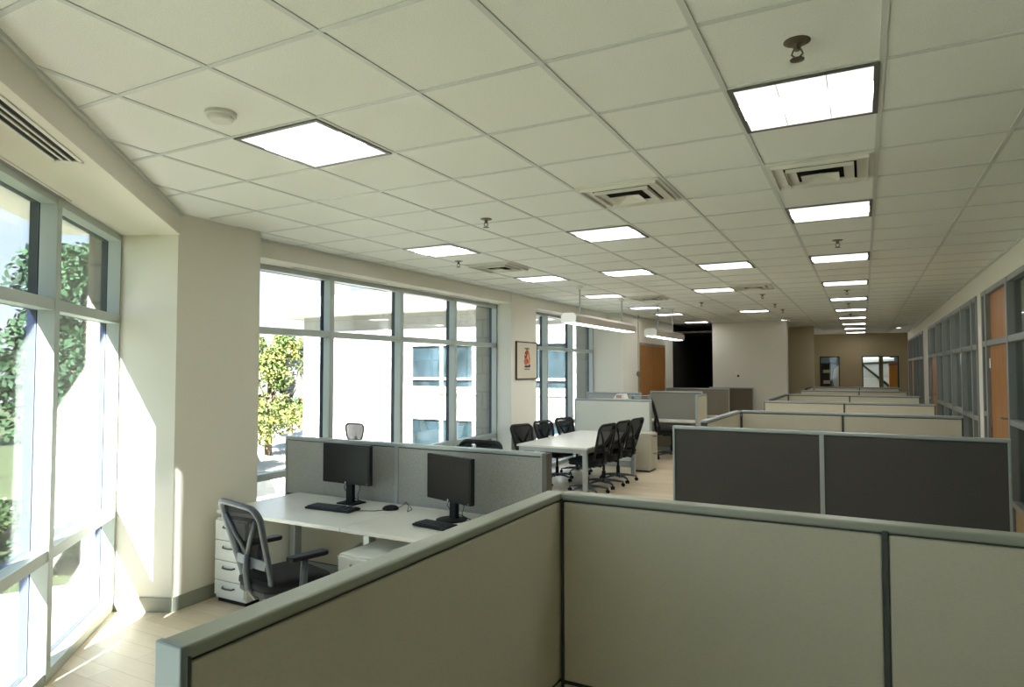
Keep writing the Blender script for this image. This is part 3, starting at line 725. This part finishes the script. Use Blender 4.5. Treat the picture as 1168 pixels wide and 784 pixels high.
# drop conduit in front of the double door
cd = empty('power_drop', (-4.55, 14.72, 1.74), 0, 'grey power cord drop hanging from the ceiling beside the double door', 'power drop')
MB().tube([(0,0,.08),(.005,0,.5),(0,0,CE-1.74)], .018, 8).build('drop_cord', mat('putty cord', srgb(176,172,158), .6), cd)
MB().lathe([(.02,.09),(.045,.06),(.05,.0),(.03,-.03)], n=14).build('drop_outlet', brassM, cd)
# thermostat on the jutting wall
th = empty('wall_switch', (-2.95, 18.195, 1.75), 0, 'small white and black switch plate on the jutting far wall', 'wall switch')
MB().box(-.06, .0, -.012, .0, 0, .1).build('switch_plate', whiteMt, th); MB().box(-.0, .05, -.014, 0, -.08, -.03).build('dark_button', blackP, th)

# right wall: storefronts ---------------------------------------------
HD = 2.84; wt = .12
rw = MB()
for y0, y1 in ((e9[1],-1.5), (10.12, 10.52), (18.0, 19.5), (25.6, 26.15)): rw.box(RX, RX+wt, y0, y1, 0, HD)
rw.box(RX, RX+wt, e9[1], 26.15, HD, CE)
st('wall_right', rw, wallM)
kw = MB().box(RX+.01, RX+wt-.01, -1.5, 8.6, .0, .46)
st('wall_floor_stand_in', kw, mat('tan floor stand in', srgb(170,146,108), .6))  # added panel; its tan stands in for the floor below the glass
def storefront(name, y0, y1, mull, rails, door, lowers, wood=None, zb=.05):
    r = empty(name, (RX, y0, 0), PI/2, kind='structure')   # local x = +Y, local y = -X (into the room is +y)
    L = y1-y0
    fx = MB(); q = (-wt+.02, .015)
    fx.box(0, L, q[0], q[1], HD-.06, HD); fx.box(0, .06, q[0], q[1], 0, HD); fx.box(L-.06, L, q[0], q[1], 0, HD)
    for z in rails: fx.box(0, L, q[0], q[1], z-.035, z+.035)
    fx.build('window_frame', greyF, r, bevel=.004)
    xs = [0]+[m_-y0 for m_ in mull]+[L]
    for m_ in mull: MB().box(m_-y0-.045, m_-y0+.045, q[0]-.005, q[1]+.005, 0, HD-.01).build('mullion', greyF, r, bevel=.004)
    if lowers:
        for a, b in zip(xs[:-1], xs[1:]):
            if door and abs(a-(door[0]-y0)) < .2: continue
            MB().box(a+.03, b-.03, q[0], q[1], lowers-.03, lowers+.03).build('lower_rail', greyF, r, bevel=.004)
            MB().box(a+.03, b-.03, q[0], q[1], zb-.03, zb+.03).build('bottom_rail', greyF, r, bevel=.004)
    zs = [zb]+sorted(rails)+[HD]
    for a, b in zip(xs[:-1], xs[1:]):
        isd = door and abs(a-(door[0]-y0)) < .2
        for i, (c, e) in enumerate(zip(zs[:-1], zs[1:])):
            if isd and (i < len(zs)-2 or wood):
                continue
            MB().box(a+.03, b-.03, -.05, -.044, c+.02, e-.02).build('glass_pane', glassI, r)
    if door:
        a, b = door[0]-y0, door[1]-y0
        dl = MB().box(a+.045, b-.045, -.06, -.02, .01, rails[0]-.035).build('door_leaf', woodM, r, bevel=.003)
        MB().box(a+.075, a+.105, -.022, -.015, .9, 1.3).build('lock_plate', chromeM, dl)
        MB().tube([(a+.09, -.02, 1.36), (a+.09, .05, 1.36), (a+.2, .05, 1.36)], .011, 8).build('door_handle', chromeM, dl)
        for z in (.3, 1.25, 1.95): MB().tube([(b-.045, -.015, z-.06), (b-.045, -.015, z+.06)], .012, 8).build('hinge', chromeM, dl)
        if wood: MB().box(a+.045, b-.045, -.06, -.03, rails[0]+.035, HD-.06).build('transom_panel', woodM, r)
    return r
storefront('window_4', -1.5, 10.12, [0., 1.5, 3., 4.5, 6., 7.2, 8.45, 9.78], [2.19], (8.45, 9.78), 1.33, True, zb=.5)
storefront('window_5', 10.52, 18.0, [11.0, 12.1, 13.4, 14.7, 16.0, 17.4], [2.17], (16.0, 17.4), 1.22)
storefront('window_6', 19.5, 25.6, [20.6, 21.8, 23.2, 24.5], [2.17], (23.2, 24.5), None)

# offices behind the glass
om = MB(); OX = 5.2
om.box(OX, OX+.15, e9[1], 8.9, 0, CE); om.box(OX, OX+.15, 8.9, 13.5, 0, .9); om.box(OX, OX+.15, 8.9, 13.5, 2.2, CE); om.box(OX, OX+.15, 13.5, 15.0, 0, CE)
om.box(OX, OX+.15, 15.0, 17.5, 0, .9); om.box(OX, OX+.15, 15.0, 17.5, 2.2, CE); om.box(OX, OX+.15, 17.5, 34, 0, CE); om.box(RX+wt, OX, 10.3, 10.42, 0, CE)
om.box(RX+.02, 3.35, 34, 34.12, 0, CE); om.box(3.95, OX, 34, 34.12, 0, CE); om.box(3.35, 3.95, 34, 34.12, 0, .6); om.box(3.35, 3.95, 34, 34.12, 2.6, CE)
st('wall_offices', om, wallM)
st('floor_offices', MB().box(RX, OX, e9[1], 34, -.1, -.001), floorM)
st('ceiling_offices', MB().box(RX+wt, OX, e9[1], 34, CE, CE+.03), tileM)
for i, (cx_, y, z0) in enumerate(((2.35, 17.2, 0), (2.0, 20.2, 0), (2.2, 27.0, 0))):
    c = empty('tall_bookcase', (cx_, y, 0), 0, ['brown tall cabinet seen through the middle office glass', 'brown tall cabinet deeper along the office glass', 'brown tall cabinet behind the farthest office glass'][i], 'cabinet')
    MB().box(-.25, .25, -.5, .5, 0, 2.0).build('cabinet_body', wood_mat('office cabinet wood', srgb(120, 84, 52), srgb(140, 100, 62)), c)
    for s_ in (0, 1): MB().box(-.27, -.25, -.49+s_*.495, -.005+s_*.495, .05, 1.95).build('cabinet_door', MATS['office cabinet wood'], c, bevel=.003)
clone(tr, (3.0, 8.3, CE-.005), 0, 'unseen fill light added inside the near glass fronted office', 'ceiling light', None)  # both office lights are added to brighten the rooms, out of view
clone(tr, (3.2, 12.6, CE-.005), 0, 'unseen fill light added inside the second glass fronted office', 'ceiling light', None)

# room beyond the back wall ---------------------------------------------
bm = MB(); bm.box(-3.2, -3.05, 26.15, 31, -.0, CE); bm.box(-3.2, -.35, 31, 31.15, 0, CE); bm.box(.95, 1.6, 31, 31.15, 0, CE); bm.box(-.35, .95, 31, 31.15, 0, .9)
st('wall_beyond', bm, mat('teal grey wall paint', srgb(96, 116, 118), .8)); st('floor_beyond', MB().box(-3.2, RX+4, 26, 31, -.1, -.002), concM)
for n_, x0, x1 in (('window_7', -1.38, -.75), ('window_8', -.05, 1.05)):
    r = empty(n_, (x0, 26, 0), 0, kind='structure'); f = MB(); z0, z1 = 1.05, 2.32; L = x1-x0
    f.box(0, L, -.01, .06, z1-.03, z1); f.box(0, L, -.01, .06, z0, z0+.03); f.box(0, .03, -.01, .06, z0, z1); f.box(L-.03, L, -.01, .06, z0, z1); f.build('window_frame', blackP, r)
    MB().box(.02, L-.02, .03, .036, z0+.02, z1-.02).build('glass_pane', glassI, r)
st('wall_post_beyond', MB().box(.47, .60, 26.5, 26.65, 0, CE), MATS['dimmed tan wall paint'])
st('wall_teal_beyond', MB().box(.985, 1.6, 27.9, 28.0, 0, CE), MATS['teal grey wall paint'])
vb = empty('white_van', (.25, 29.2, 0), 0, 'white van with a curved windscreen pillar seen through the back window', 'van')
MB().prism([(-.9,.3),(1.1,.3),(1.1,1.2),(.75,2.05),(.35,2.3),(-.9,2.3)], -.4, 2.2, Matrix(((-1,0,0,0),(0,0,1,0),(0,1,0,0),(0,0,0,1)))).build('van_body', whiteMt, vb, bevel=.06, seg=3)
MB().prism([(-.85,1.55),(.62,1.55),(.42,2.02),(.3,2.15),(-.85,2.15)], -.412, -.39, Matrix(((-1,0,0,0),(0,0,1,0),(0,1,0,0),(0,0,0,1)))).build('van_window', mat('pale van window', srgb(200,206,206), .3), vb)
MB().tube([(.62,-.43,1.2),(-.35,-.43,2.1),(.85,-.43,2.15)], .05, 8).build('window_trim', blackP, vb)
for x in (-.6, .55): MB().lathe([(.2,0),(.33,.01),(.33,.2),(.2,.21)], n=24, M=Matrix.Translation((x, -.42, .33)) @ Matrix.Rotation(-PI/2, 4, 'X')).build('wheel', blackP, vb)
oc = empty('orange_locker', (.93, 27.6, 0), 0, 'bright orange upright locker seen through the back window', 'locker')
om_ = mat('orange lacquer', srgb(236, 150, 20), .4, emit=None)
MB().box(-.13, .13, -.2, .2, 0, 2.0).build('locker_body', om_, oc, bevel=.01); MB().box(-.12, .12, -.212, -.2, .05, 1.95).build('locker_door', om_, oc, bevel=.004)
MB().box(-.14, .14, -.21, .21, 2.0, 2.12).build('locker_top', mat('dark amber', srgb(170, 110, 30), .5), oc)
bs = empty('storage_shelf', (-1.12, 27.4, 0), 0, 'dark shelf unit with white binders seen through the small back window', 'shelf')
MB().box(-.34, -.3, -.2, .2, 0, 2.1).box(.02, .06, -.2, .2, 0, 2.1).box(-.3, .02, .17, .2, 0, 2.1).build('shelf_case', charM, bs)
for z in (.9, 1.3, 1.7, 2.05): MB().box(-.3, .02, -.2, .17, z, z+.03).build('shelf_board', charM, bs)
for z in (1.33, 1.73): MB().box(-.22, .0, -.18, .1, z, z+.12).build('binder_row', whiteL, bs)
wd = empty('white_panel_board', (-.86, 27.9, 0), 0, 'curved white board leaning behind the shelf in the small back window', 'board')
MB().prism([(.2,0),(.2,2.25),(.05,2.05),(-.15,1.85),(-.2,1.5),(-.12,1.1),(0,.8),(0,0)], -.03, .03, Matrix(((1,0,0,0),(0,0,1,0),(0,1,0,0),(0,0,0,1)))).build('board', whiteL, wd)
ld = bpy.data.lights.new('added_room_fill', 'AREA'); ld.energy = 22; ld.size = 2; lo = bpy.data.objects.new('added_room_fill', ld); COL.objects.link(lo); lo.location = (0, 28.3, 3.0)  # added area light without a fixture, brightens the room beyond

# ------------------------------------------------------------------ outside
up = [(9,-12), (-45,-20), (-45,35), (-8.3,6.6), (-8.3,34), (-5.4,34), (-5.4,4), (-4.9,2.8), gp(GL, .1), (9, -3.8)]
st('ground_upper', MB().prism(up, -3.8, -.16), grassM)
patM = mat('brightened pale paving', srgb(196, 194, 184), .9, noise=.03, nscale=2)  # colour raised so the paving bounces more sun up to the ceiling
pat = [gp(-.5,.02), gp(GL,.02), gp(GL, 1.3), gp(-.9, 1.3), (-6.5,3.5), (-8.28, 6.6), (-8.28, 34), (-5.42, 34), (-5.42, 4)]
st('pavement', MB().prism(pat, -.16, -.1), patM)
st('ground_lower', MB().box(-120, 20, -60, 140, -4.0, -3.6), concM)
# building across: x -27..; facade y=26
bd = empty('office_building', (-16, 26, -3.6), 0, 'white block office building across the yard, seen through the windows', 'building')
def bxl(x0, x1, y0, y1, z0, z1, m=None): return (m or MB()).box(x0+16, x1+16, y0-26, y1-26, z0+3.6, z1+3.6)
holes = []
for zc0, zc1 in ((.95, 3.07), (-2.3, -.42)): holes.append((-19.45, -15.8, zc0, zc1)); holes.append((-13.6, -11.1, zc0, zc1))
fb = MB(); xs = [-26.45, -19.45, -15.8, -13.6, -11.1, -5.9]
for i in range(5):
    if i in (1, 3):
        for z0, z1 in ((-3.6, -2.3), (-.42, .95), (3.07, 4.6)): bxl(xs[i], xs[i+1], 26, 26.3, z0, z1, fb)
    else: bxl(xs[i], xs[i+1], 26, 26.3, -3.6, 4.6, fb)
bxl(-26.45, -26.2, 26.3, 40, -3.6, 4.6, fb); fb.build('wall', facadeM, bd)
bxl(-27.95, -5.9, 24.95, 40, 4.6, 5.55).build('roof_fascia', mat('white fascia', srgb(190, 189, 184), .7), bd)
wg = mat('window glass with painted reflections', srgb(22, 34, 36), .25, .0, noise=.5, nscale=.7, col2=srgb(52, 68, 76), spec=.3)  # mottled tones put reflected trees into the glass colour
wf = mat('white window frame', srgb(214, 216, 212), .5)
for x0, x1, z0, z1 in holes:
    g = bxl(x0, x1, 26.12, 26.16, z0, z1).build('window_glass', wg, bd)
    f = MB(); zr = z0+(z1-z0)*.22
    for a in (x0+.04, x1-.04, x0+(x1-x0)*.5): bxl(a-.05, a+.05, 25.98, 26.14, z0, z1, f)
    for z in (z0+.04, z1-.04, zr): bxl(x0, x1, 25.98, 26.14, z-.05, z+.05, f)
    f.build('window_frame', wf, g)
    bxl(x0-.2, x1+.2, 25.9, 26.1, z0-.25, z0-.05).build('window_sill', wf, bd)

# planting
def leaf_mat(name, a, b):
    m = mat(name, a, .7, col2=b, nscale=1.3, spec=.2); return m
lf1 = leaf_mat('mid green leaves', srgb(24, 46, 22), srgb(60, 82, 38)); lf2 = leaf_mat('deep green leaves', srgb(14, 38, 24), srgb(40, 68, 40)); lf3 = leaf_mat('yellowish leaves', srgb(34, 60, 26), srgb(104, 104, 50))
bark = mat('bark', srgb(86, 72, 58), .9, noise=.2, nscale=8)
def crown(n, blobs, size, rnd):
    m = MB()
    for _ in range(n):
        cx, cy, cz, r = rnd.choice(blobs)
        v = Vector((rnd.gauss(0,1), rnd.gauss(0,1), rnd.gauss(0,1))).normalized()*r*(rnd.random()**.33)
        p = Vector((cx, cy, cz))+v
        u = Vector((rnd.gauss(0,1), rnd.gauss(0,1), rnd.gauss(0,1))).normalized(); w_ = u.orthogonal().normalized(); s_ = size*rnd.uniform(.6, 1.3)
        m.add([p-u*s_, p+w_*s_*.45, p+u*s_, p-w_*s_*.45], [(0,1,2,3)])
    return m
def make_tree(h, w, lm, n, seed, size=.12):
    rnd = random.Random(seed); r = empty('tree')
    bl = []
    for k in range(22):
        t = rnd.random(); z = h*(.16+.78*t); rad = w*.5*(1-.65*abs(t-.35)*1.2); a = rnd.uniform(0, 2*PI)
        bl.append((rad*.75*math.cos(a), rad*.75*math.sin(a), z, w*rnd.uniform(.13, .24)))
    crown(n, bl, size, rnd).build('foliage', lm, r)
    m = MB(); m.tube([(0,0,-.2),(.05,0,h*.3),(0,.05,h*.6),(0,0,h*.8)], [.16*h/6,.12*h/6,.07*h/6,.02], 8)
    for k in range(7):
        c = bl[k]; m.tube([(0,0,h*.35),(c[0]*.6,c[1]*.6,(h*.35+c[2])*.5),(c[0],c[1],c[2])], [.05,.035,.015], 6)
    m.build('trunk', bark, r); return r
t1 = make_tree(8.6, 5.2, lf3, 9000, 1, .13); t1.location = (-33.5, 30, -3.6); tag(t1, 'yellow green tree beside the corner of the white building', 'tree', 'trees outside')
t2 = make_tree(4.5, 4.4, lf2, 9000, 2, .10); t2.location = (-15.5, 8.9, -.16); tag(t2, 'deep green tree behind the bay window, right pane', 'tree', 'trees outside')
clone(t1, (-40, 38, -3.6), 1.3, 'yellow green tree farther off, behind the one by the building', 'tree', 'trees outside', 1.0)
t3 = make_tree(4.2, 4.0, lf1, 8000, 5, .10); t3.location = (-20.5, 7.4, -.16); t3.scale = (.68,)*3; tag(t3, 'mid green tree left of the bay window mullion', 'tree', 'trees outside')
clone(t2, (-27, 17.0, -.16), 2.1, 'deep green tree farther behind the bay window', 'tree', 'trees outside', 1.0)
clone(t3, (-24, 2.5, -.16), 2.6, 'mid green tree near the left edge of the bay window', 'tree', 'trees outside', .75)
clone(t2, (-26, -3.0, -.16), .6, 'deep green tree beyond the left end of the bay window', 'tree', 'trees outside', .95)
def make_shrub(seed, lm, fl):
    rnd = random.Random(seed); r = empty('shrub')
    bl = [(rnd.uniform(-.32,.32), rnd.uniform(-.32,.32), rnd.uniform(.2,.6), .22) for _ in range(9)]
    crown(2600, bl, .05, rnd).build('foliage', lm, r)
    m = MB()
    for k in range(6): m.tube([(0,0,-.05),(bl[k][0]*.6,bl[k][1]*.6,bl[k][2]*.6),(bl[k][0],bl[k][1],bl[k][2])], .012, 5)
    m.build('stem', bark, r)
    f = MB()
    for _ in range(90):
        b = rnd.choice(bl); v = Vector((rnd.gauss(0,1), rnd.gauss(0,1), abs(rnd.gauss(0,1)))).normalized()*.235
        p = Vector(b[:3])+v; s_ = .022; f.add([p+Vector((s_,0,0)), p+Vector((0,s_,0)), p-Vector((s_,0,0)), p-Vector((0,s_,0)), p+Vector((0,0,s_))], [(0,1,4),(1,2,4),(2,3,4),(3,0,4)])
    f.build('blossom', mat('blossom '+fl, srgb(216, 150, 150) if fl == 'pink' else srgb(236, 234, 224), .7), r)
    return r
s1 = make_shrub(11, lf2, 'pink'); s2 = make_shrub(12, lf1, 'white')
spots = [(-7.25,3.85),(-7.7,2.75),(-8.35,4.9),(-8.9,3.6),(-9.5,5.2),(-10.0,3.9),(-10.6,5.75),(-8.2,1.5),(-11.3,4.5)]
for i, p in enumerate(spots):
    l = ('%s flowering shrub in the bed outside the bay window, %s from the stone pier' % (('pink' if i % 2 == 0 else 'white'), ['right at', 'second', 'third', 'fourth', 'fifth', 'sixth', 'seventh', 'eighth', 'ninth'][i]))
    src = s1 if i % 2 == 0 else s2
    if i < 2: src.location = (p[0], p[1], -.16); tag(src, l, 'shrub', 'flowering shrubs outside the bay'); src.scale = (1.0,)*3
    else: clone(src, (p[0], p[1], -.16), i*1.1, l, 'shrub', 'flowering shrubs outside the bay', 1.0)

# ------------------------------------------------------------------ light
sun = bpy.data.lights.new('sun', 'SUN'); sun.energy = 24.0; sun.angle = math.radians(.6); sun.color = (1, .985, .96)
so = bpy.data.objects.new('sun', sun); COL.objects.link(so)
SV = Vector((.36, -.93, .71)).normalized()
so.rotation_euler = SV.to_track_quat('Z', 'Y').to_euler()
W = bpy.data.worlds.new('World'); S.world = W; W.use_nodes = True
nt = W.node_tree; bg = nt.nodes['Background']
tc = nt.nodes.new('ShaderNodeTexCoord'); sp_ = nt.nodes.new('ShaderNodeSeparateXYZ'); nt.links.new(tc.outputs['Generated'], sp_.inputs[0])
cr = nt.nodes.new('ShaderNodeValToRGB'); e = cr.color_ramp.elements
e[0].position = 0; e[0].color = (.80, .88, .97, 1); e[1].position = .75; e[1].color = (.28, .47, .82, 1); m_ = e.new(.22); m_.color = (.56, .74, .96, 1)
cl = nt.nodes.new('ShaderNodeTexNoise'); cl.inputs['Scale'].default_value = 2.2; cl.inputs['Detail'].default_value = 6
mp_ = nt.nodes.new('ShaderNodeMapping'); mp_.inputs['Scale'].default_value = (1, 1, 3); nt.links.new(tc.outputs['Generated'], mp_.inputs['Vector']); nt.links.new(mp_.outputs[0], cl.inputs['Vector'])
cr2 = nt.nodes.new('ShaderNodeValToRGB'); cr2.color_ramp.elements[0].position = .52; cr2.color_ramp.elements[1].position = .72; nt.links.new(cl.outputs['Fac'], cr2.inputs['Fac'])
mxs = nt.nodes.new('ShaderNodeMix'); mxs.data_type = 'RGBA'; mxs.inputs[7].default_value = (.92, .95, 1, 1)
nt.links.new(sp_.outputs['Z'], cr.inputs['Fac']); nt.links.new(cr.outputs['Color'], mxs.inputs[6]); nt.links.new(cr2.outputs['Color'], mxs.inputs[0])
nt.links.new(mxs.outputs[2], bg.inputs['Color']); bg.inputs['Strength'].default_value = .64

# ------------------------------------------------------------------ camera
yaw = math.atan(401/754.); pitch = math.atan(29/754.)
f = Vector((-math.sin(yaw)*math.cos(pitch), math.cos(yaw)*math.cos(pitch), math.sin(pitch))); r = Vector((math.cos(yaw), math.sin(yaw), 0)); u = r.cross(f)
cam = bpy.data.cameras.new('Camera'); co = bpy.data.objects.new('Camera', cam); COL.objects.link(co)
co.matrix_world = Matrix(((r.x, u.x, -f.x, 0), (r.y, u.y, -f.y, 0), (r.z, u.z, -f.z, H), (0, 0, 0, 1)))
cam.sensor_width = 36; cam.lens = 754/1168*36; cam.clip_start = .05; cam.clip_end = 400
S.camera = co
S.view_settings.view_transform = 'Standard'; S.view_settings.look = 'None'; S.view_settings.gamma = 1; S.view_settings.use_curve_mapping = False
S.view_settings.exposure = 1.8
c = S.cycles
c.max_bounces = 10; c.diffuse_bounces = 6; c.glossy_bounces = 3; c.transparent_max_bounces = 16; c.sample_clamp_indirect = 6; c.caustics_reflective = False; c.caustics_refractive = False
